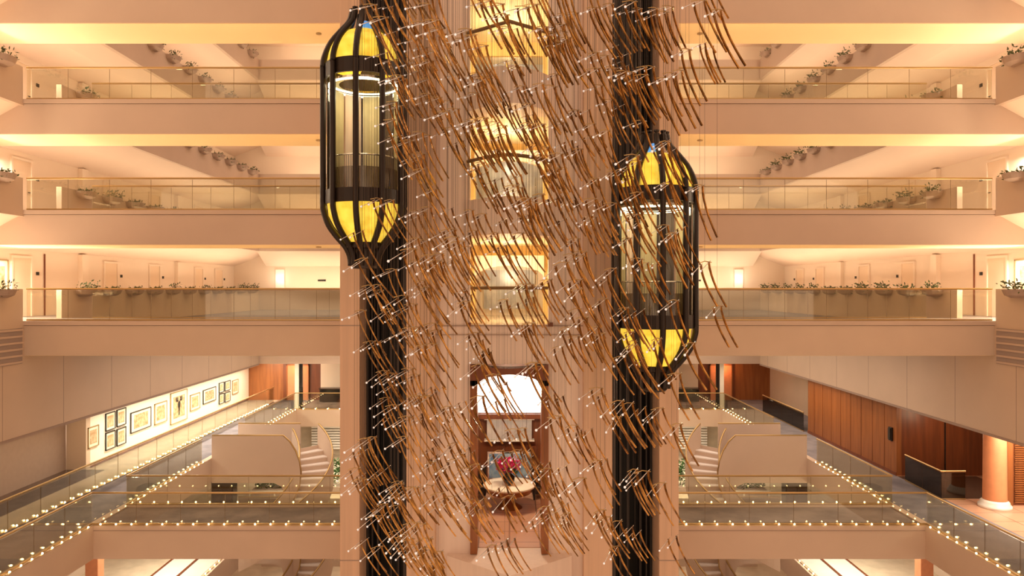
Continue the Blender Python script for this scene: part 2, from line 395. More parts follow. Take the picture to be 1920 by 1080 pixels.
# ---------------------------------------------------------------- planters
def foliage(n, w, l, h, m, r, droop=.25, leaf=.09):
    mb = MB()
    for i in range(n):
        p = Vector((r.uniform(-w, w), r.uniform(-l, l), r.uniform(0, h) - (droop*r.random()**2)))
        d = Vector((r.uniform(-1, 1), r.uniform(-1, 1), r.uniform(-.3, 1))).normalized()
        sd = d.cross(Vector((r.random(), r.random(), .3))).normalized()
        L = leaf*r.uniform(.7, 1.7)
        mb.quad(p, p+d*L*.5+sd*L*.22, p+d*L, p+d*L*.5-sd*L*.22)
    return mb
protos = []
for v in range(4):
    t = bpy.data.objects.new('trough_planter', None); SC.collection.objects.link(t)
    mb = MB()
    prof = [(.0, 0), (.16, -.22), (.34, -.30), (.46, -.18), (.48, 0), (.44, 0), (.36, -.08), (.0, -.08)]
    # half-round basin projecting from the parapet (local +x points into the atrium)
    n0 = 0
    for i in range(9):
        a = -PI/2 + PI*i/8
        mb.v += [(.47*math.cos(a), .47*math.sin(a), 0), (.40*math.cos(a), .40*math.sin(a), -.17), (.22*math.cos(a), .24*math.sin(a), -.25), (.42*math.cos(a), .42*math.sin(a), 0), (.42*math.cos(a), .42*math.sin(a), -.04)]
    for i in range(8):
        for q in ((0, 1), (1, 2), (3, 0), (4, 3)):
            mb.f.append((i*5+q[0], i*5+q[1], i*5+5+q[1], i*5+5+q[0]))
    mb.f.append(tuple(i*5+2 for i in range(9)))
    bs = mb.build('basin', 'pot', t)
    so = MB(); so.v = [(.42*math.cos(-PI/2+PI*i/8), .42*math.sin(-PI/2+PI*i/8), -.04) for i in range(9)]; so.f = [tuple(range(9))]
    so.build('soil', 'soil', t)
    fm = foliage(95, .18, .44, .12 + .06*v, 'leaf', random.Random(20+v), .22)
    fm.v = [(a+.2, b, c) for a, b, c in fm.v]
    fm.build('foliage', 'leaf', t)
    KIDS[t.name] = list(t.children); protos.append(t)
used = set()
def use_proto(v):
    p = protos[v]
    if v not in used: used.add(v); return p
    return copy_tree(p)
RW = ['first', 'second', 'third', 'fourth', 'fifth']
for s in (-1, 1):
    for k in range(5):
        f = FL[k]
        ys = [B0-1.05, B0-2.75] if k < 3 else [B0-2.75]
        if k < 4: ys += [B1+1.2+1.62*i for i in range(11)]
        else: ys += [B1+9.3+1.62*i for i in range(6)]
        if k == 4: ys = ys[1:]
        for y in ys:
            t = use_proto(rnd.randrange(4))
            t.location = (s*PXI, y, f+.98); t.rotation_euler = (0, 0, 0 if s < 0 else PI)
            near = y < B0
            tag(t, 'leafy half-round planter on the %s %s gallery parapet, %s the bridge' % (RW[k], SIDE[s], 'in front of' if near else 'behind'), 'planter',
                'planters on the %s %s gallery parapet, %s the bridge' % (RW[k], SIDE[s], 'in front of' if near else 'behind'))

# ---------------------------------------------------------------- core tower
CY = 19.6
TOP, BOT = 13.5, -14.6
for s in (-1, 1):
    struct('core_pier', MB().box(s*4.17, s*4.72, CY, 22.3, BOT, TOP), 'coreo', bevel=.02)
    struct('trim', MB().box(s*4.165, s*4.725, CY-.006, CY+.3, -1.06, -1.03).box(s*4.165, s*4.725, CY-.006, CY+.3, -7.6, -7.57), 'dull')
    # dark shaft lining
    struct('shaft_wall', MB().box(s*2.9, s*4.16, 22.5, 22.6, BOT, TOP).box(s*4.10, s*4.16, 20.5, 22.5, BOT, TOP).box(s*2.88, s*2.93, 20.0, 22.5, BOT, TOP), 'dark')
    for i, (xx, yy, w) in enumerate([(3.05, 20.5, .07), (3.25, 21.6, .04), (3.45, 21.9, .09), (3.7, 21.9, .04), (3.95, 21.2, .07), (4.05, 20.8, .04), (3.33, 21.2, .03), (3.58, 21.4, .03)]):
        q = MB().box(s*xx-w/2, s*xx+w/2, yy, yy+.12, BOT, TOP).build('guide_rail', 'track')
        tag(q, 'dark vertical steel guide rail in the %s elevator shaft, %s from the core' % (SIDE[s], ['first', 'third', 'fifth', 'seventh', 'eighth', 'last', 'fourth', 'sixth'][i]), 'rail', 'guide rails of the elevator shafts')
    struct('core_pilaster', MB().box(s*2.07, s*2.87, CY, 20.4, BOT, TOP), 'coreo', bevel=.02)
    struct('core_wall', MB().box(s*1.105, s*2.07, CY+.28, 20.2, BOT, TOP), 'core')
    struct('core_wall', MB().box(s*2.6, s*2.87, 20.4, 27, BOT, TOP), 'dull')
def bow(y0, y1, w, n=8, depth=1.0):
    """plan polyline bowed towards the viewer from x=-w to w"""
    return [(-w+2*w*i/n, y1 - (y1-y0)*(1-abs(-1+2*i/n)**1.6)) for i in range(n+1)]
OPN = 1.10
for k in range(0, 4):
    f = FL[k]
    # spandrel under this level's floor
    zb = FL[k-1]+2.47 if k else -2.15
    if k:
        pl = bow(18.62, CY+.15, OPN+.12); poly = pl + [(OPN+.12, CY+.6), (-OPN-.12, CY+.6)]
        struct('core_spandrel', MB().prism(poly, 'z', zb, f), 'core')
    else:
        struct('core_spandrel', MB().box(-OPN, OPN, CY+.29, CY+.6, zb, f), 'core')
        struct('trim', MB().box(-2.07, 2.07, CY+.24, CY+.27, f-.05, f-.02).box(-2.07, 2.07, CY+.24, CY+.27, f-.30, f-.28), 'dull')
        struct('trim', MB().box(-OPN-.05, -OPN+.02, CY+.1, CY+.3, f-.05, f+.06).box(OPN-.02, OPN+.12, CY+.1, CY+.3, f-.05, f+.06), 'dwood')
    if k < 3:
        # lobby room behind the opening
        struct('lobby_floor', MB().box(-2.55, 2.55, CY+.6, 26.5, f-.1, f+.01), 'marble')
        struct('wall_back', MB().box(-2.55, -1.15, 24, 24.15, f, f+2.6).box(1.15, 2.55, 24, 24.15, f, f+2.6).box(-1.15, 1.15, 24, 24.15, f+2.0, f+2.6), 'yellow')
        struct('wall_side', MB().box(-2.58, -2.5, CY+.6, 26.5, f, f+2.6).box(2.5, 2.58, CY+.6, 26.5, f, f+2.6), 'yellow')
        struct('ceiling', MB().box(-2.58, 2.58, CY+.6, 26.5, f+2.47, f+2.56), 'soffit')
        struct('wall_back', MB().box(-2.5, 2.5, 26.4, 26.5, f, f+2.5), 'greywin' if k else 'cream')
        struct('window_%d' % (k+1), MB().box(-.95, .95, 26.3, 26.38, f+.25, f+1.7), 'greywin')
        point('lobby_lamp', (0, 22.0, f+1.5), 150, (1, .76, .42), .3)
        point('lobby_lamp', (0, 25.2, f+2.2), 40, (1, .85, .65), .2)
    # arched pelmet
    if k < 2:
        arch = [(-1.15, f+2.1)] + [(1.15*math.cos(PI-PI*i/10), f+1.35+.42*math.sin(PI*i/10)) for i in range(11)] + [(1.15, f+2.1)]
        struct('trim', MB().prism(arch, 'y', 23.2, 23.4), 'core')
    # balcony rail
    t = thing('balcony_rail', ['straight brass rail with glass across the lowest core opening', 'bowed brass rail across the second core opening from below', 'pointed brass rail across the upper core opening', 'bowed brass rail above'][k] , 'railing', (0, CY, f))
    if k == 3: bpy.data.objects.remove(t); continue
    if k == 0: pts = [(-OPN, CY+.45, f+1.03), (OPN, CY+.45, f+1.03)]
    elif k == 1: pts = [(x, y, f+1.03) for x, y in bow(18.32, CY-.25, OPN+.04, 10)]
    else: pts = [(-OPN-.04, 19.2, f+1.03), (0, 18.32, f+1.03), (OPN+.04, 19.2, f+1.03)]
    MB().tube(pts, .05, 8).build('top_rail', 'oldbrass', t)
    if k:
        MB().box(pts[0][0]-.05, pts[0][0]+.05, pts[0][1]-.03, CY+.3, f+.98, f+1.08).build('bracket', 'rail', t)
        MB().box(pts[-1][0]-.05, pts[-1][0]+.05, pts[0][1]-.03, CY+.3, f+.98, f+1.08).build('bracket', 'rail', t)
    for a, b in zip(pts, pts[1:]):
        MB().quad((a[0], a[1], f+.02), (b[0], b[1], f+.02), (b[0], b[1], f+.98), (a[0], a[1], f+.98)).build('glass_panel', 'glass', t)

# ---------------------------------------------------------------- ground doorway of the core and the salon behind it
MF = -7.47
t = thing('wooden_doorway', 'tall red-brown wooden door surround at the foot of the core', 'door frame', (0, CY, MF))
jl = MB().box(-1.10, -.90, CY+.15, CY+.75, MF, -2.6).build('jamb', 'wood', t)
jr = MB().box(.90, 1.10, CY+.15, CY+.75, MF, -2.6).build('jamb', 'wood', t)
head = [(-1.10, -2.15)] + [(-1.10+2.2*i/10, -2.15-.12*math.sin(PI*i/10)) for i in range(1, 10)] + [(1.10, -2.15)]
low = [(1.10, -2.75)] + [(.9*math.cos(PI*i/10), -2.75+.32*math.sin(PI*i/10)) for i in range(11)] + [(-1.10, -2.75)]
MB().prism(head+low, 'y', CY+.15, CY+.75).build('arched_head', 'dwood', t)
struct('floor', MB().box(-2.55, 2.55, CY+.7, 27, MF-.2, MF), 'terra')
pl = bow(18.3, CY+.1, 1.75, 2); struct('bay_floor', MB().prism(pl+[(1.75, CY+.7), (-1.75, CY+.7)], 'z', MF-.9, MF-.02), 'core')
struct('bay_wall', MB().box(-2.07, 2.07, CY+.2, CY+.6, BOT, MF-.9), 'core')
struct('wall_back', MB().box(-2.55, 2.55, 27, 27.1, MF, -2.2), 'dwood')
struct('wall_side', MB().box(-2.6, -2.5, CY+.75, 27, MF, -2.2).box(2.5, 2.6, CY+.75, 27, MF, -2.2), 'wood')
struct('ceiling', MB().box(-2.6, 2.6, CY+.75, 27.1, -2.2, -2.1), 'white')
win = [(-1.2, -4.75), (1.2, -4.75), (1.2, -3.6)] + [(1.2*math.cos(PI*i/10), -3.6+.42*math.sin(PI*i/10)) for i in range(1, 10)] + [(-1.2, -3.6)]
struct('window_9', MB().prism(win, 'y', 26.85, 26.95), 'backlit')
struct('trim', MB().box(-1.3, 1.3, 26.6, 26.98, -4.95, -4.78), 'dwood')
struct('trim', MB().box(-.85, .85, 26.7, 26.98, -5.75, -5.0), 'greywin')
struct('trim', MB().box(-.95, .95, 26.66, 26.98, -5.0, -4.96).box(-.95, .95, 26.66, 26.98, -5.82, -5.76), 'white')
t = thing('canvas_painting', 'wide blue painting in a silver frame behind the magenta flowers', 'painting', (0, 25.6, -6.95))
MB().box(-.8, .85, 25.75, 25.8, -7.0, -6.0).build('frame', 'chrome', t)
MB().box(-.74, .79, 25.73, 25.75, -6.94, -6.06).build('canvas', 'bluepaint', t)
t = thing('sideboard', 'low dark wooden sideboard under the blue painting', 'sideboard', (0, 25.8, MF))
MB().box(-1.2, 1.2, 25.65, 26.1, MF+.1, -7.0).build('body', 'dwood', t); 
for x in (-1.1, 1.1): MB().box(x-.05, x+.05, 25.68, 26.05, MF, MF+.1).build('leg', 'black', t)
t = thing('round_table', 'round cream-topped table standing in the core doorway', 'table', (0, 24.0, MF))
MB().lathe([(.001, 0), (.88, 0), (.90, -.03), (.88, -.07), (.001, -.07)], (0, 24, -6.68), 36).build('table_top', 'mount', t, True)
MB().lathe([(.78, 0), (.74, -.2), (.001, -.2)], (0, 24, -6.75), 36).build('apron', 'wood', t, True)
MB().lathe([(.14, 0), (.10, -.2), (.2, -.35), (.42, -.5), (.45, -.52), (.001, -.52)], (0, 24, -6.95), 24).build('pedestal', 'wood', t, True)
t = thing('flower_vase', 'dark round vase of magenta flowers on the round table', 'vase', (0, 24.0, -6.68))
MB().lathe([(.001, 0), (.10, 0), (.2, .14), (.2, .28), (.10, .38), (.13, .44)], (-.02, 23.9, -6.68), 20).build('vase', 'black', t, True)
mb = foliage(420, .38, .25, .42, '', random.Random(3), .05, .10); mb.v = [(a-.02, b+23.9, c-6.22) for a, b, c in mb.v]; mb.build('flowers', 'magenta', t)
mb = foliage(60, .2, .15, .15, '', random.Random(4), .05, .15); mb.v = [(a-.02, b+23.9, c-6.3) for a, b, c in mb.v]; mb.build('leaves', 'leafg', t)
for s in (-1, 1):
    t = thing('armchair', 'dark armchair on the %s of the round table' % SIDE[s], 'armchair', (s*1.15, 25.0, MF))
    MB().box(s*1.15-.3, s*1.15+.3, 24.75, 25.25, MF+.2, MF+.48).build('seat', 'bronze', t, bevel=.05)
    MB().box(s*1.15-.32, s*1.15+.32, 25.2, 25.35, MF+.2, MF+1.1).build('backrest', 'bronze', t, bevel=.06)
    for a in (-.28, .28):
        MB().box(s*1.15+a-.05, s*1.15+a+.05, 24.75, 25.25, MF+.2, MF+.68).build('armrest', 'bronze', t, bevel=.03)
        for b in (24.8, 25.25): MB().box(s*1.15+a-.03, s*1.15+a+.03, b-.03, b+.03, MF, MF+.2).build('leg', 'black', t)
point('salon_lamp', (0, 23.3, -3.4), 330, (1, .8, .55), .3)

# ---------------------------------------------------------------- elevator cabins
def cabin(s, cy, zt, zb, label):
    """s side, zt top of upper ring, zb bottom of lower ring"""
    cx = s*273/F*17.4; R = 1.0; c = (cx, cy, 0)
    t = thing('elevator_cabin', label, 'elevator', (cx, cy, zb-1.35))
    Ri = .93
    # rings
    for z0, z1 in ((zt-.36, zt), (zb, zb+.33)):
        MB().lathe([(Ri-.03, z0), (Ri+.03, z0), (Ri+.03, z1), (Ri-.03, z1), (Ri-.03, z0)], c, 40).build('ring_band', 'bronze', t, False)
    dh = .92
    dome = [(Ri*.97*math.cos(a)**.8 if a < PI/2-.01 else .12, dh*math.sin(a)) for a in [PI/2*i/10 for i in range(10)]]
    MB().lathe([(r, zt+z) for r, z in dome] + [(.16, zt+dh)], c, 40).build('dome', 'yglass', t, True)
    MB().lathe([(.16, 0), (.2, .0), (.17, .16), (.1, .24), (.001, .26)], (cx, cy, zt+dh-.02), 20).build('cap_lamp', 'blue', t, True)
    bh = .95
    bowl = [(.42, -bh), (.55, -bh*.82), (.74, -bh*.55), (.87, -bh*.28), (Ri*.97, 0)]
    MB().lathe([(r, zb+z) for r, z in bowl], c, 40).build('bowl', 'yglass', t, True)
    MB().lathe([(.001, -.03), (.42, -.03), (.47, .0), (.44, .12), (.40, .2)], (cx, cy, zb-bh-.1), 32).build('collar', 'bronze', t, True)
    MB().lathe([(.26, -.02), (.30, -.5), (.28, -.52), (.001, -.52)], (cx, cy, zb-bh-.1), 24).build('neck', 'track', t, True)
    # ribs
    prof = [(.30, zt+1.42), (.31, zt+1.28), (.38, zt+1.08), (.56, zt+.86), (.80, zt+.55), (.95, zt+.22), (R, zt-.05), (R, zt-.4), (R, zb+.5), (R, zb), (.97, zb-.22), (.86, zb-.52), (.66, zb-.80), (.47, zb-1.02), (.36, zb-1.25), (.33, zb-1.5)]
    for i in range(10):
        a = -PI/2 + 2*PI*i/10
        if abs(math.sin(a)-1) < .01: continue
        pts = [(cx+r*math.cos(a), cy+r*math.sin(a), z) for r, z in prof]
        sm = []
        for j in range(len(pts)-1):
            p0, p1, p2, p3 = [Vector(pts[max(0, min(len(pts)-1, j+q))]) for q in (-1, 0, 1, 2)]
            for w in range(3):
                u = w/3
                sm.append(.5*((2*p1)+(p2-p0)*u+(2*p0-5*p1+4*p2-p3)*u*u+(3*p1-p0-3*p2+p3)*u**3))
        sm.append(Vector(pts[-1]))
        MB().tube(sm, .075, 6).build('rib', 'bronze', t, True)
    # glazing, floor, ceiling, inner ring light
    MB().lathe([(Ri-.02, zb+.33), (Ri-.02, zt-.36)], c, 40).build('glass_wall', 'cabglass', t, True)
    MB().lathe([(.001, zb+.3), (Ri-.04, zb+.3), (Ri-.04, zb+.34), (.001, zb+.34)], c, 32).build('cabin_floor', 'darkmarble', t)
    MB().lathe([(.62, 0), (.84, 0), (.84, .05), (.62, .05), (.62, 0)], (cx, cy, zt-.46), 40).build('ceiling_ring', 'chrome', t)
    MB().lathe([(.845, 0), (.88, 0), (.88, .04), (.845, .04), (.845, 0)], (cx, cy, zt-.52), 40).build('ring_light', 'lampw', t)
    # back wall panels inside (facing the atrium), lift door
    for i in range(5):
        a0 = PI*(.03+.19*i); a1 = a0+PI*.17
        mt = ['cabpanel', 'cabmesh', 'cabpanel', 'core', 'cabpanel'][i]
        MB().lathe([(.80, zb+.34), (.80, zt-.5)], c, 4, a0, a1).build('wall_panel', mt, t)
    # dark lattice guard + handrail
    g = MB()
    for i in range(44):
        a = -PI+PI*i/43 
        g.tube([(cx+.84*math.cos(a), cy+.84*math.sin(a), zb+.34), (cx+.84*math.cos(a), cy+.84*math.sin(a), zb+1.12)], .008, 4)
    g.build('guard_lattice', 'cabmesh', t)
    MB().lathe([(.83, zb+.34), (.83, zb+.85)], c, 24, -PI, 0).build('guard_screen', 'glassd', t, True)
    MB().tube([(cx+.84*math.cos(-PI+PI*i/20), cy+.84*math.sin(-PI+PI*i/20), zb+1.13) for i in range(21)], .02, 6).build('handrail', 'chrome', t, True)
    # carriage behind the cabin
    MB().box(cx-.55, cx+.45, cy+.85, cy+1.1, zb-.6, zt+.4).build('carriage_frame', 'bronze', t)
    sx = s*3.5
    for z in (zb, zt-.3):
        MB().prism([(cx-.4, cy+1.05), (cx+.4, cy+1.05), (sx+.35, 20.6), (sx-.35, 20.6)], 'z', z, z+.25).build('carriage_arm', 'bronze', t)
    l = point('cabin_lamp', (cx, cy-.1, zt-.75), 22, (1, .88, .6), .2)
    point('dome_lamp', (cx, cy-.2, zt+.35), 10, (1, .75, .2), .1)
    point('bowl_lamp', (cx, cy-.15, zb-.62), 12, (1, .85, .5), .08)
cabin(-1, 17.5, 5.47, 2.05, 'glass elevator cabin with yellow dome and bowl, left shaft, riding higher')
cabin(1, 17.5, 2.44, -.98, 'glass elevator cabin with yellow dome and bowl, right shaft, riding lower')

# ---------------------------------------------------------------- hanging sculpture
def rod_pts(sx=.45, sy=.25, sz=-.9, off=(0, 0, 0), n=7):
    return [(off[0]+sx*(i/n)**1.42, off[1]+sy*(i/n), off[2]+sz*(i/n)) for i in range(n+1)]
WIRETOP = 9.0
def pendant_proto(v):
    r = random.Random(50+v)
    t = bpy.data.objects.new('rod_pendant', None); SC.collection.objects.link(t)
    L = r.uniform(.86, 1.06); sp = r.uniform(.13, .2)
    sc = [1, 1, 1]
    for j in range(2):
        off = (.0 if j == 0 else sp, .0 if j == 0 else .05, 0 if j == 0 else .05)
        l2 = L*r.uniform(.92, 1.04)
        MB().tube(rod_pts(.44*l2, .22*l2, -.90*l2, off), .0235, 4, .75).build('bronze_rod', 'rod', t)
        gx, gy, gz = off[0]+.04, off[1]+.03, off[2]+.02
        e = (gx-.27, gy-.26, gz-.19)
        g = MB().tube([(gx, gy, gz), e], .0075, 5).build('acrylic_rod', 'acrylic', t, True)
        b = MB().ball(e, .023, 8, 5).build('glass_bead', 'bead', t, True)
    MB().tube([(-.05, -.03, .02), (.5*sp, .03, .06), (sp+.05, .05, .04)], .009, 5).build('yoke', 'rail', t, True)
    KIDS[t.name] = list(t.children)
    return t
pp = [pendant_proto(v) for v in range(6)]; ppu = set()
GRID = [
 [4,6,4,4,5,7,6,6,7,5,2,0],[3,7,7,5,6,6,7,6,6,4,2,0],[1,6,8,8,7,6,6,6,5,1,.5,0],[1,5,7,9,8,7,7,6,5,3,.5,0],
 [2,6,7,8,8,7,7,7,6,4,.5,0],[3,6,8,7,6,7,7,7,7,5,1,0],[4,6,7,4,4,6,7,6,7,4,.6,0],[5,7,6,4,3,4,7,6,6,2,.3,0],
 [6,8,6,5,6,5,3,2,6,1,.1,0],[7,9,8,5,5,5,3,3,5,1,0,0],[7,9,9,6,6,6,5,4,6,1,0,0],[7,9,9,7,6,6,5,5,6,1,.2,0]]
rs = random.Random(11)
apex = []
for x, y in [(1301,5),(1338,22),(1278,96),(1266,136),(1236,150),(1305,350),(1314,496),(1338,578),(1256,705),(1284,650),(1262,800),(1240,270),
             (705,548),(730,632),(727,725),(715,750),(718,785),(712,880),(752,930),(700,955),(733,1000),(700,1030),(705,36),(716,-20),(735,145),(724,228),
             (787,10),(775,45),(738,-10),(860,75),(900,150)]:
    Y = 12.2 if x > 1200 else (15.2 if y > 500 else 12.8)
    apex.append((x, y, Y+rs.uniform(-.3, .3)))
w = [(g, r, c) for r, row in enumerate(GRID) for c, g in enumerate(row)]
tot = sum(a for a, _, _ in w)
N = 410
for g, r, c in w:
    ncell = g/tot*N; ncell = int(ncell) + (1 if rs.random() < ncell % 1 else 0)
    while ncell > 0:
        x = 680+60*c+rs.uniform(0, 60)-24; y = 90*r+rs.uniform(0, 90)-48
        Y = rs.uniform(12.2, 16.0)
        if x < 730: Y = rs.uniform(13.6, 15.8)
        m = min(ncell, rs.choice([1, 1, 2, 3]))
        for q in range(m):
            apex.append((x+q*rs.uniform(9, 22), y+q*rs.uniform(-4, 16), Y+q*.28))
        ncell -= m
pos = [P(x, y, Y) for x, y, Y in apex]
pos = [p for p in pos if p.y < 16.25]
pos.sort(key=lambda p: p.y)
# keep the individually built ones spread like the whole cloud, the nearest ones first
single, rest = pos[:300], pos[300:]
ZR = ['topmost', 'upper', 'upper middle', 'lower middle', 'lower', 'lowest']
ZC_ = ['before left elevator shaft', 'before left core pilaster', 'before the core openings', 'before right core pilaster', 'before right elevator shaft', 'right of right shaft']
def zone(p):
    x = PX+p.x/p.y*F; y = PY-p.z/p.y*F
    c = 0 if x < 745 else 1 if x < 870 else 2 if x < 1010 else 3 if x < 1140 else 4 if x < 1225 else 5
    r = max(0, min(5, int((y+45)/180)))
    return ZR[r], ZC_[c]
wm = MB().tube([(0.08, .04, .04), (0.08, .04, 1)], .0035, 3, cap=False)
for i, p in enumerate(single):
    v = i % 6
    t = pp[v] if v not in ppu else copy_tree(pp[v]); ppu.add(v)
    t.location = p; rz = rs.gauss(0, .10); t.rotation_euler = (rs.gauss(0, .03), rs.gauss(0, .05), rz)
    k = rs.uniform(.88, 1.08); t.scale = (k, k, k)
    a, b = zone(p)
    tag(t, 'curved bronze rod pair with acrylic pins, %s sculpture part, %s' % (a, b), 'pendant', 'pendants of the %s sculpture part %s' % (a, b))
    # its own hanging wire
    if p.z < WIRETOP-.3:
        wv = MB().tube([(p.x+.08*k, p.y+.04*k, p.z+.05), (p.x+.08*k, p.y+.04*k, WIRETOP)], .0026, 3, cap=False)
        me = bpy.data.meshes.new('wire'); me.from_pydata([((Vector(q)-p)/k)[:] for q in wv.v], [], wv.f); me.materials.append(M['wire'])
        o = bpy.data.objects.new('wire', me); SC.collection.objects.link(o); o.parent = t
        # keep the wire plumb: undo the small tilt of the pendant
        o.matrix_parent_inverse = Matrix.Identity(4); o.rotation_mode = 'QUATERNION'; o.rotation_quaternion = t.rotation_euler.to_quaternion().inverted()
# the smaller, farther pendants past the first 300
R_, A_, Bd, Wr = MB(), MB(), MB(), MB()
for p in rest:
    L = rs.uniform(.78, 1.02); sp = rs.uniform(.12, .2); q = Matrix.Rotation(rs.gauss(0, .1), 3, 'Z')
    for j in range(2):
        off = (0, 0, 0) if j == 0 else (sp, .05, .05)
        R_.tube([p+q@Vector(a) for a in rod_pts(.44*L, .22*L, -.90*L, off, 6)], .0235, 4, .75)
        g0 = Vector((off[0]+.04, off[1]+.03, off[2]+.02)); e = g0+Vector((-.27, -.26, -.19))*L
        A_.tube([p+q@g0, p+q@e], .0075, 4); Bd.ball(p+q@e, .021, 6, 4)
    Wr.tube([p+Vector((.08, .04, .05)), (p.x+.08, p.y+.04, WIRETOP)], .0026, 3, cap=False)
t = thing('distant_rod_pendants', 'countless smaller bronze rod pendants at the back of the hanging sculpture', 'pendant')
t['kind'] = 'stuff'
for mb, nm, mm in ((R_, 'bronze_rod_mass', 'rod'), (A_, 'acrylic_rod_mass', 'acrylic'), (Bd, 'glass_bead_mass', 'bead'), (Wr, 'wire_mass', 'wire')):
    o = mb.build(nm, mm, t, nm != 'bronze_rod_mass'); o['kind'] = 'stuff'
# carrying grid above the frame
mb = MB()
for i in range(8): mb.box(-4, 5, 11.5+i*.7, 11.56+i*.7, WIRETOP, WIRETOP+.1)
for i in range(10): mb.box(-4+i, -3.94+i, 11.4, 16.6, WIRETOP+.02, WIRETOP+.12)
struct('ceiling_grid', mb, 'track')

# ---------------------------------------------------------------- mezzanine (z = MF)
GI, GO = 13.0, 15.4
for s in (-1, 1):
    struct('floor', MB().box(s*(GI+.25), s*GO, YN, 47, MF-.3, MF), 'carpet')
    struct('gallery_edge', MB().box(s*GI, s*(GI+.25), YN, 45.5, MF-1.0, MF+.04), 'plaster')
    struct('bridge_beam', MB().box(s*4.25, s*GI, B0, B0+.25, MF-1.0, MF+.04), 'plaster')
    struct('bridge_beam', MB().box(s*4.25, s*GI, 23.95, 24.2, MF-1.0, MF+.04), 'plaster')
    struct('bridge_floor', MB().box(s*4.25, s*GI, B0+.25, 23.95, MF-.9, MF), 'carpet2')
    struct('bridge_beam', MB().box(s*4.25, s*GI, 43.0, 43.25, MF-1.0, MF+.04), 'plaster')
    struct('bridge_floor', MB().box(s*2.9, s*GI, 43.25, 47, MF-.9, MF), 'carpet2')
    struct('trim', MB().box(s*4.25, s*(GI-.01), B0-.015, B0, MF-.12, MF-.10), 'dull')
    # ceiling of the mezzanine sides
    struct('ceiling', MB().box(s*(PXI+.2), s*20, YN, 47.2, -4.6, -4.5), 'cream')
    struct('ceiling', MB().box(s*2.9, s*(PXI+.2), YF+.2, 47.2, -4.6, -4.5), 'white')
    # balustrades
    sd = SIDE[s]
    balustrade([(s*(GI+.1), 14.0), (s*(GI+.1), B0+.1), (s*4.75, B0+.1)], MF+.04, 'glass balustrade around the near corner of the mezzanine, %s side' % sd)
    balustrade([(s*4.75, 24.1), (s*(GI+.1), 24.1), (s*(GI+.1), 30.0)], MF+.04, 'glass balustrade along the rear of the %s mezzanine bridge up to the stair' % sd)
    balustrade([(s*(GI+.1), 34.9), (s*(GI+.1), 43.1), (s*4.75, 43.1)], MF+.04, 'glass balustrade around the far %s corner of the mezzanine, behind the stair' % sd)
balustrade([(-GO, 14.0), (-GO, 46.0)], MF, 'long glass balustrade before the lit picture wall, left', panel=1.5)
balustrade([(GO-.1, 36.6), (GO-.1, 42.5)], MF, 'smoked glass balustrade on the right beyond the wood panel wall', 'glassd')
balustrade([(15.35, 27.3), (15.25, 24.85), (16.1, 24.85)], MF, 'dark glass balustrade with brass rail around the right stairwell', 'glassd')

# light strings on the slab edges
ICO = MB().ball((0, 0, 0), .026, 8, 6)
bulb_me = bpy.data.meshes.new('bulb'); bulb_me.from_pydata(ICO.v, [], ICO.f); bulb_me.materials.append(M['bulb'])
def string(pts, z, step, label):
    t = thing('light_string', label, 'string lights', (pts[0][0], pts[0][1], z))
    L0 = parent_loc(t)
    for (x0, y0), (x1, y1) in zip(pts, pts[1:]):
        L = math.hypot(x1-x0, y1-y0); n = int(L/step)
        for i in range(n):
            u = (i+.5)/n
            o = bpy.data.objects.new('bulb', bulb_me); SC.collection.objects.link(o); o.parent = t
            o.location = Vector((x0+(x1-x0)*u, y0+(y1-y0)*u, z)) - L0
    MB().tube([(x, y, z-.035) for x, y in pts], .012, 5).build('cable', 'rail', t)
for s in (-1, 1):
    sd = SIDE[s]
    string([(s*4.8, B0-.03), (s*GI, B0-.03)], MF+.10, .47, 'row of warm bulbs on the front edge of the %s mezzanine bridge' % sd)
    string([(s*4.8, 24.24), (s*(GI-.05), 24.24)], MF+.10, .47, 'row of warm bulbs on the rear edge of the %s mezzanine bridge' % sd)
    string([(s*(GI-.03), 15.5), (s*(GI-.03), B0-.1)], MF+.10, .42, 'row of warm bulbs along the %s gallery edge in front of the bridge' % sd)
    string([(s*(GI-.03), 24.4), (s*(GI-.03), 30.0)], MF+.10, .38, 'row of warm bulbs along the %s gallery edge between bridge and stair' % sd)
    string([(s*(GI-.03), 35.0), (s*(GI-.03), 42.9)], MF+.10, .47, 'row of warm bulbs along the %s gallery edge beyond the stair' % sd)
    string([(s*4.8, 42.96), (s*(GI-.05), 42.96)], MF+.10, .7, 'row of warm bulbs on the far %s cross gallery edge' % sd)
    string([(s*11.6, 25), (s*11.6, 30)], -10.9, .4, 'row of warm bulbs along the pale lanes of the lower %s floor' % sd)
string([(-GO+.05, 16.0), (-GO+.05, 45.0)], MF+.07, .47, 'long row of warm bulbs under the balustrade before the picture wall')

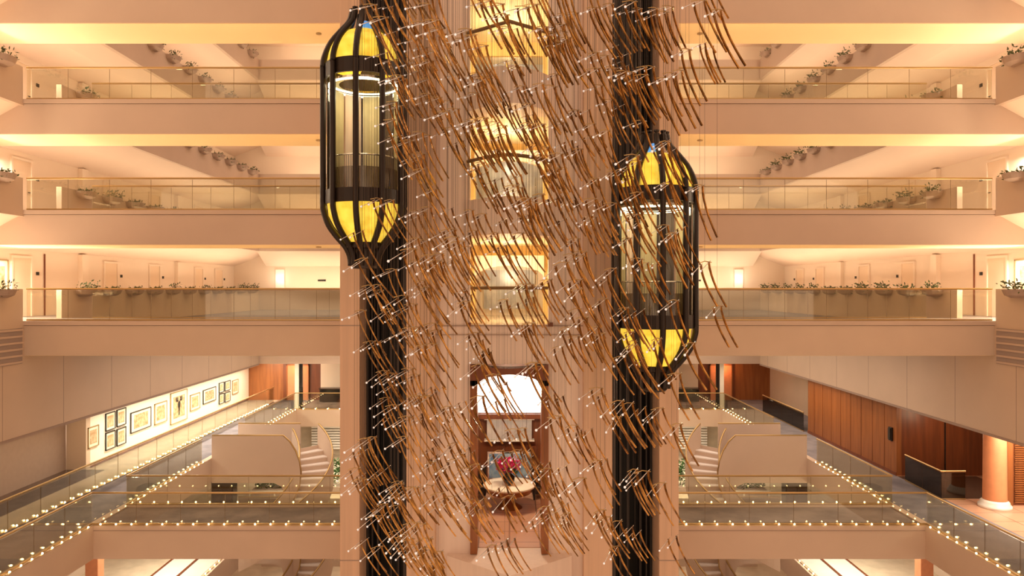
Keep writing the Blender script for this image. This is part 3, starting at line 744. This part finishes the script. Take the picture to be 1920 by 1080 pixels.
# left: marble strip, picture wall, far wood walls
struct('floor', MB().box(-GO, -17.4, YN, 47, MF-.3, MF+.001), 'marble')
struct('floor', MB().box(-16.6, -18.2, YN, 28.9, MF-.28, MF+.012), 'darkmarble')
struct('wall_left', MB().box(-17.4, -17.6, 29.2, 47, MF, -4.6), 'white')
struct('wall_left', MB().box(-18.2, -18.4, YN, 28.9, MF, -4.6), 'dull')
struct('wall_pier', MB().box(-17.38, -18.19, 28.9, 29.2, MF+.002, -4.61), 'panel')
struct('baseboard_left', MB().box(-17.36, -17.4, 29.2, 47, MF, MF+.12), 'dwood')
for s in (-1, 1):
    sd = SIDE[s]
    struct('wall_back', MB().box(s*15.1, s*17.6, 47, 47.2, MF, -4.6), 'wood')
    struct('wall_back', MB().box(s*12.6, s*15.1, 47, 47.2, MF, -4.6), 'dwood')
    struct('wall_back', MB().box(s*2.9, s*12.6, 47, 47.2, MF, -4.6), 'cream')
    d = struct('door_%d' % (70+s), MB().box(s*13.4, s*14.8, 46.9, 46.98, MF, MF+2.3), 'ledge')  # orange light on this door is put into its colour
    MB().box(s*13.35, s*13.4, 46.85, 46.98, MF, MF+2.4).box(s*14.8, s*14.85, 46.85, 46.98, MF, MF+2.4).box(s*13.35, s*14.85, 46.85, 46.98, MF+2.3, MF+2.4).build('door_frame', 'wood', d)
    struct('wall_post', MB().box(s*12.95, s*13.2, 43.3, 43.5, MF, -4.6), 'white')
    struct('wall_post', MB().box(s*12.75, s*12.93, 43.35, 43.5, MF, -4.6), 'black')
    t = thing('reception_console', 'black console with pale top against the far %s mezzanine wall' % sd, 'console', (s*11.5, 46.2, MF))
    MB().box(s*10.6, s*12.4, 46, 46.5, MF+.05, MF+.85).build('body', 'black', t); MB().box(s*10.55, s*12.45, 45.95, 46.55, MF+.85, MF+.92).build('worktop', 'darkmarble', t)
def wp(x0, x1, y0, y1, label, **kw):
    X = 17.39; Y0 = X*F/(PX-x0); Y1 = X*F/(PX-x1); yc = (Y0+Y1)/2; xm = PX-X*F/yc
    # y0,y1 measured at the picture's middle
    z1 = (PY-y0)*yc/F; z0 = (PY-y1)*yc/F
    return wall_picture(-X, yc, (z0+z1)/2, Y1-Y0, z1-z0, label, s=-1, **kw)
wp(164, 184, 799, 838, 'light framed orange print, first and nearest on the lit wall')
for i, (a, b) in enumerate(((197, 215), (218, 235))):
    for j, (c, d) in enumerate(((773, 806), (809, 842))):
        wp(a, b, c-i*7, d-i*8, 'small dark framed sketch in the nearer block of four, %s %s' % (['upper', 'lower'][j], ['left', 'right'][i]), art='mount' if 0 else 'paper', frame='ink')
wp(244, 282, 768, 806, 'wide dark framed panoramic print right of the nearer block of four', frame='ink')
wp(289, 312, 754, 793, 'small gilt framed print left of the large bull picture')
t, p = wp(319, 350, 733, 791, 'tall gilt framed picture with a dark horned figure')
o0 = parent_loc(t); Yc = 17.39*F/(PX-334.5)
g = MB(); X = -17.35
def disc(y, z, a, b):
    g.prism([(y+a*math.cos(2*PI*i/12), z+b*math.sin(2*PI*i/12)) for i in range(12)], 'x', X, X+.01)
zc = (PY-762)*Yc/F
disc(Yc, zc+.10, .13, .2); disc(Yc, zc-.12, .07, .14); disc(Yc, zc-.34, .04, .12)
for sg in (-1, 1):
    disc(Yc+sg*.2, zc+.32, .12, .05); disc(Yc+sg*.3, zc+.42, .04, .11); disc(Yc+sg*.16, zc+.44, .03, .08)
g.build('horned_figure', 'ink', t)
wp(356, 374, 738, 768, 'small pale framed print right of the horned figure picture')
wp(380, 404, 728, 754, 'wide dark framed reddish print in the right half of the lit wall', art='paper2', frame='ink')
for i, (a, b) in enumerate(((410, 419), (421, 431))):
    for j, (c, d) in enumerate(((717, 736), (738, 757))):
        wp(a, b, c-i*3, d-i*4, 'tiny dark framed sketch in the farther block of four, %s %s' % (['upper', 'lower'][j], ['left', 'right'][i]), frame='ink')
wp(435, 446, 712, 738, 'small gilt framed print, last and farthest on the lit wall')

# right: wood walls, stairwell, column, terrace
struct('wall_right', MB().box(15.4, 15.6, 28.0, 36.3, MF, -4.6), 'wood')
struct('wall_right', MB().box(15.6, 19.4, 28.0, 28.15, MF, -4.6), 'dwood')
struct('trim', MB().box(17.3, 17.34, 27.97, 28, MF, -4.6), 'black')
struct('wall_right', MB().box(17.4, 17.6, 36.3, 47, MF, -4.6), 'panel')
struct('wall_right', MB().box(15.6, 17.6, 36.2, 36.3, MF, -4.6), 'dwood')
struct('baseboard_right', MB().box(15.37, 15.4, 28.0, 36.3, MF, MF+.14), 'dwood')
mb = MB()
for i in range(8): mb.box(15.39, 15.4, 28.9+i*.95, 28.92+i*.95, MF, -4.6)
struct('trim', mb, 'dwood')
t = thing('wall_phone', 'black wall handset on the right wood panel wall', 'telephone', (15.38, 28.5, -6.0))
MB().box(15.33, 15.4, 28.25, 28.5, -6.15, -5.6).build('housing', 'black', t, bevel=.015); MB().box(15.29, 15.33, 28.3, 28.45, -6.1, -5.65).build('handset', 'ink', t)
struct('floor', MB().box(GO, 20, YN, 28.0, MF-.3, MF+.001), 'terra')
struct('floor', MB().box(GO, 17.6, 36.3, 47, MF-.3, MF+.001), 'carpet')
struct('stairwell_shade', MB().box(15.4, 18.5, 24.95, 27.9, MF+.001, MF+.012), 'darkmarble')  # dark sheet laid in for the shade of the stairwell opening
struct('wall_right', MB().box(19.2, 19.4, YN, 28, MF, -4.6), 'dull')
t = thing('round_column', 'round terracotta coloured column with white base at the right edge', 'column', (16.55, 24.0, MF))
MB().lathe([(.36, MF+.25), (.335, -4.6)], (16.55, 24, 0), 32).build('shaft', 'ledge', t, True)
MB().lathe([(.001, 0), (.5, 0), (.5, .1), (.44, .13), (.44, .2), (.37, .27)], (16.55, 24, MF), 32).build('base', 'wmarble', t, True)
t = thing('louvred_door', 'red-brown louvred wooden door beside the round column', 'door', (17.7, 24.2, MF))
MB().box(17.06, 17.25, 24.1, 24.3, MF, -4.6).build('post', 'wood', t); MB().box(17.25, 19.2, 24.2, 24.3, MF, -4.6).build('panel', 'dwood', t)
mb = MB()
for i in range(36): mb.box(17.35, 18.7, 24.15, 24.2, MF+.1+i*.075, MF+.14+i*.075)
mb.build('louvre', 'wood', t)

# ---------------------------------------------------------------- lower lobby (z = LF) and ground
LF = -11.0
for s in (-1, 1):
    struct('floor', MB().box(s*11.6, s*18, 24.3, 36.8, LF-.3, LF), 'marble')
    struct('floor', MB().box(s*2.9, s*18, 36.8, 47, LF-.3, LF), 'marble')
    struct('floor_edge', MB().box(s*11.5, s*11.62, 24.3, 36.8, LF-.9, LF+.05), 'plaster')
    struct('floor_lane', MB().box(s*13.6, s*12.72, 24.35, 30, LF, LF+.012).box(s*12.58, s*11.78, 24.35, 30, LF, LF+.012), 'wmarble')
    struct('trim', MB().box(s*12.6, s*12.68, 24.35, 30, LF+.012, LF+.04).box(s*13.6, s*13.68, 24.35, 30, LF+.012, LF+.04), 'dwood')
    struct('wall_'+SIDE[s], MB().box(s*16.4, s*16.6, 24.3, 47, LF, MF-.3), 'panel')
    struct('wall_back', MB().box(s*2.9, s*18, 46.6, 46.8, LF, MF-.3), 'marble')
    struct('wall_under_'+SIDE[s], MB().box(s*15.5, s*18.0, 24.3, 24.5, LF, MF-.3), 'dwood')
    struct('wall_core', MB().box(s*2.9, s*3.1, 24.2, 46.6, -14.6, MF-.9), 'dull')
    mb = MB()
    for i in range(14): mb.box(s*3.2, s*12.9, 45.9, 46.1, LF+.5+i*.17, LF+.6+i*.17)
    struct('slatted_wall', mb, 'wmarble')
    struct('wall_back', MB().box(s*3.0, s*13, 36.9, 37.0, -14.6, LF-.3), 'plaster')
    t = thing('orange_column', 'square orange painted column beneath the %s mezzanine' % SIDE[s], 'column', (s*14.75, 25, LF))
    MB().box(s*14.5, s*14.95, 24.8, 25.2, LF, MF-.45).build('shaft', 'ledge', t, bevel=.02); MB().box(s*14.45, s*15.0, 24.75, 25.25, LF, LF+.15).build('base', 'dwood', t)
    # doorway boxes and planting
    t = thing('black_cabinet', 'tall black glossy cabinet in the lower lobby behind the %s bridge' % SIDE[s], 'cabinet', (s*14.45, 35.6, LF))
    MB().box(s*13.9, s*15.0, 35.4, 36.0, LF, LF+1.35).build('body', 'black', t, bevel=.04); MB().box(s*13.95, s*14.43, 35.36, 35.4, LF+.05, LF+1.3).build('door', 'darkmarble', t); MB().box(s*14.47, s*14.95, 35.36, 35.4, LF+.05, LF+1.3).build('door', 'darkmarble', t)
    t = thing('plant_bed', 'planting bed of green shrubs in the lower lobby, %s side' % SIDE[s], 'planter', (s*12.6, 37.5, LF))
    MB().box(s*11.2, s*13.6, 37.2, 38.2, LF, LF+.35).build('trough', 'pot', t)
    mb = foliage(1500, 1.15, .45, 1.15, '', random.Random(8+s), .1, .16); mb.v = [(a+s*12.4, b+37.7, c+LF+.45) for a, b, c in mb.v]; mb.build('foliage', 'leafg', t)
    t = thing('plant_bed', 'planting bed of green shrubs beside the core, %s side of the lower lobby' % SIDE[s], 'planter', (s*8.5, 38, LF))
    MB().box(s*7.2, s*9.9, 37.6, 38.6, LF, LF+.35).build('trough', 'pot', t)
    mb = foliage(1200, 1.25, .45, 1.3, '', random.Random(18+s), .1, .16); mb.v = [(a+s*8.55, b+38.1, c+LF+.4) for a, b, c in mb.v]; mb.build('foliage', 'leafg', t)
    t = thing('low_railing', 'low white railing before the plants of the lower lobby, %s side' % SIDE[s], 'railing', (s*12, 36.9, LF))
    MB().box(s*9.6, s*13.7, 36.85, 36.9, LF+.32, LF+.38).build('top_rail', 'white', t)
    for x in (9.7, 11, 12.3, 13.6): MB().box(s*x-.03, s*x+.03, 36.85, 36.9, LF, LF+.32).build('post', 'white', t)
struct('floor', MB().box(-20, 20, YN, 47, -14.9, -14.6), 'marble')

# ---------------------------------------------------------------- spiral stairs
def stair(s, z0, z1, name_lbl, drop0):
    CX, cy, Ri, Ro = 11.1, 31.3, 1.75, 3.1
    t = thing('curved_staircase', name_lbl, 'staircase', (s*CX, cy, z1))
    n = 16
    A = lambda u: math.radians(52-137*u)          # starts on the far side, turns round the core side towards the viewer
    def pt(r, u, z):
        a = A(u); return (s*(CX - r*math.cos(a)), cy + r*math.sin(a), z)
    for i in range(n):
        u0, u1 = i/n, (i+1)/n; z = z0 + (z1-z0)*(i+1)/n
        q = [pt(Ri, u0, z), pt(Ro, u0, z), pt(Ro, u1, z), pt(Ri, u1, z)]
        MB().prism([(a, b) for a, b, _ in q], 'z', z-.05, z).build('step', 'step', t)
        ua = u0-.004; a, b = pt(Ri, ua, z), pt(Ro, ua, z); c, d = pt(Ri, u0, z), pt(Ro, u0, z)
    mr = MB()
    for i in range(n+1):
        u = i/n; za = z0+(z1-z0)*i/n; zb = za-(z0-z1)/n
        a, b = pt(Ri, u, za), pt(Ro, u, za); c, d = pt(Ri, u+.004, za), pt(Ro, u+.004, za)
        mr.prism([(a[0], a[1]), (b[0], b[1]), (d[0], d[1]), (c[0], c[1])], 'z', zb+.002, za-.05)
    mr.build('risers', 'plaster', t)
    K = 32
    for r, nm in ((Ro, 'outer_parapet'), (Ri, 'inner_parapet')):
        m = MB(); th = .09 if r == Ro else -.09
        for i in range(K+1):
            u = i/K; zz = z0+(z1-z0)*u
            drop = .35 + (drop0*(1-u)**2 if r == Ri else 0)
            for rr, zz2 in ((r, zz-drop), (r+th, zz-drop), (r+th, zz+.92), (r, zz+.92)): m.v.append(pt(rr, u, zz2))
        for i in range(K):
            for q in range(4):
                w = (q+1) % 4; m.f.append((i*4+q, i*4+w, i*4+4+w, i*4+4+q))
        m.f.append((0, 1, 2, 3)); m.f.append((K*4, K*4+1, K*4+2, K*4+3))
        m.build(nm, 'plaster', t, False)
        MB().tube([pt(r+th/2, i/K, z0+(z1-z0)*i/K+.97) for i in range(K+1)], .035, 6).build('handrail', 'rail', t, True)
    ya, yb = 30.75, cy+Ro*math.sin(A(0))
    xe = CX - Ri*math.cos(A(0))
    # landing between the gallery edge and the first step, solid panel towards the viewer
    MB().box(s*GI, s*xe, ya+.1, yb, z0-.3, z0).build('landing', 'carpet', t)
    up = [(9.9, .92+.18), (9.62, .84), (9.36, .42), (9.2, -.02), (9.13, -.5), (9.2, -1.1), (9.45, -1.7), (9.75, -2.1), (10.1, -2.35)]
    dn = [(10.1, -2.2), (9.95, -1.9), (9.85, -1.5), (9.95, -1.2), (10.3, -1.05)]
    if drop0 < 1: up = [(a, b) for a, b in up]; 
    poly = [(s*GI, z0+1.0)] + [(s*a, z0+b-.1) for a, b in up] + [(s*a, z0+b) for a, b in dn] + [(s*GI, z0-1.05)]
    MB().prism(poly, 'y', ya, ya+.1).build('landing_parapet', 'plaster', t)
    MB().tube([(s*GI, ya+.05, z0+1.02)] + [(s*(a-.02), ya+.05, z0+b-.08) for a, b in up[:7]], .035, 6).build('handrail', 'rail', t)
    MB().box(s*GI, s*xe, yb, yb+.1, z0-.35, z0+.92).build('landing_parapet', 'plaster', t)
    MB().tube([(s*GI, yb+.05, z0+.97), (s*xe, yb+.05, z0+.97)], .035, 6).build('handrail', 'rail', t)
for s in (-1, 1):
    stair(s, MF, LF, 'curved pink staircase winding down from the %s mezzanine' % SIDE[s], 1.1)
    stair(s, LF, -14.6, 'curved staircase winding down below the lower lobby floor, %s side' % SIDE[s], .2)
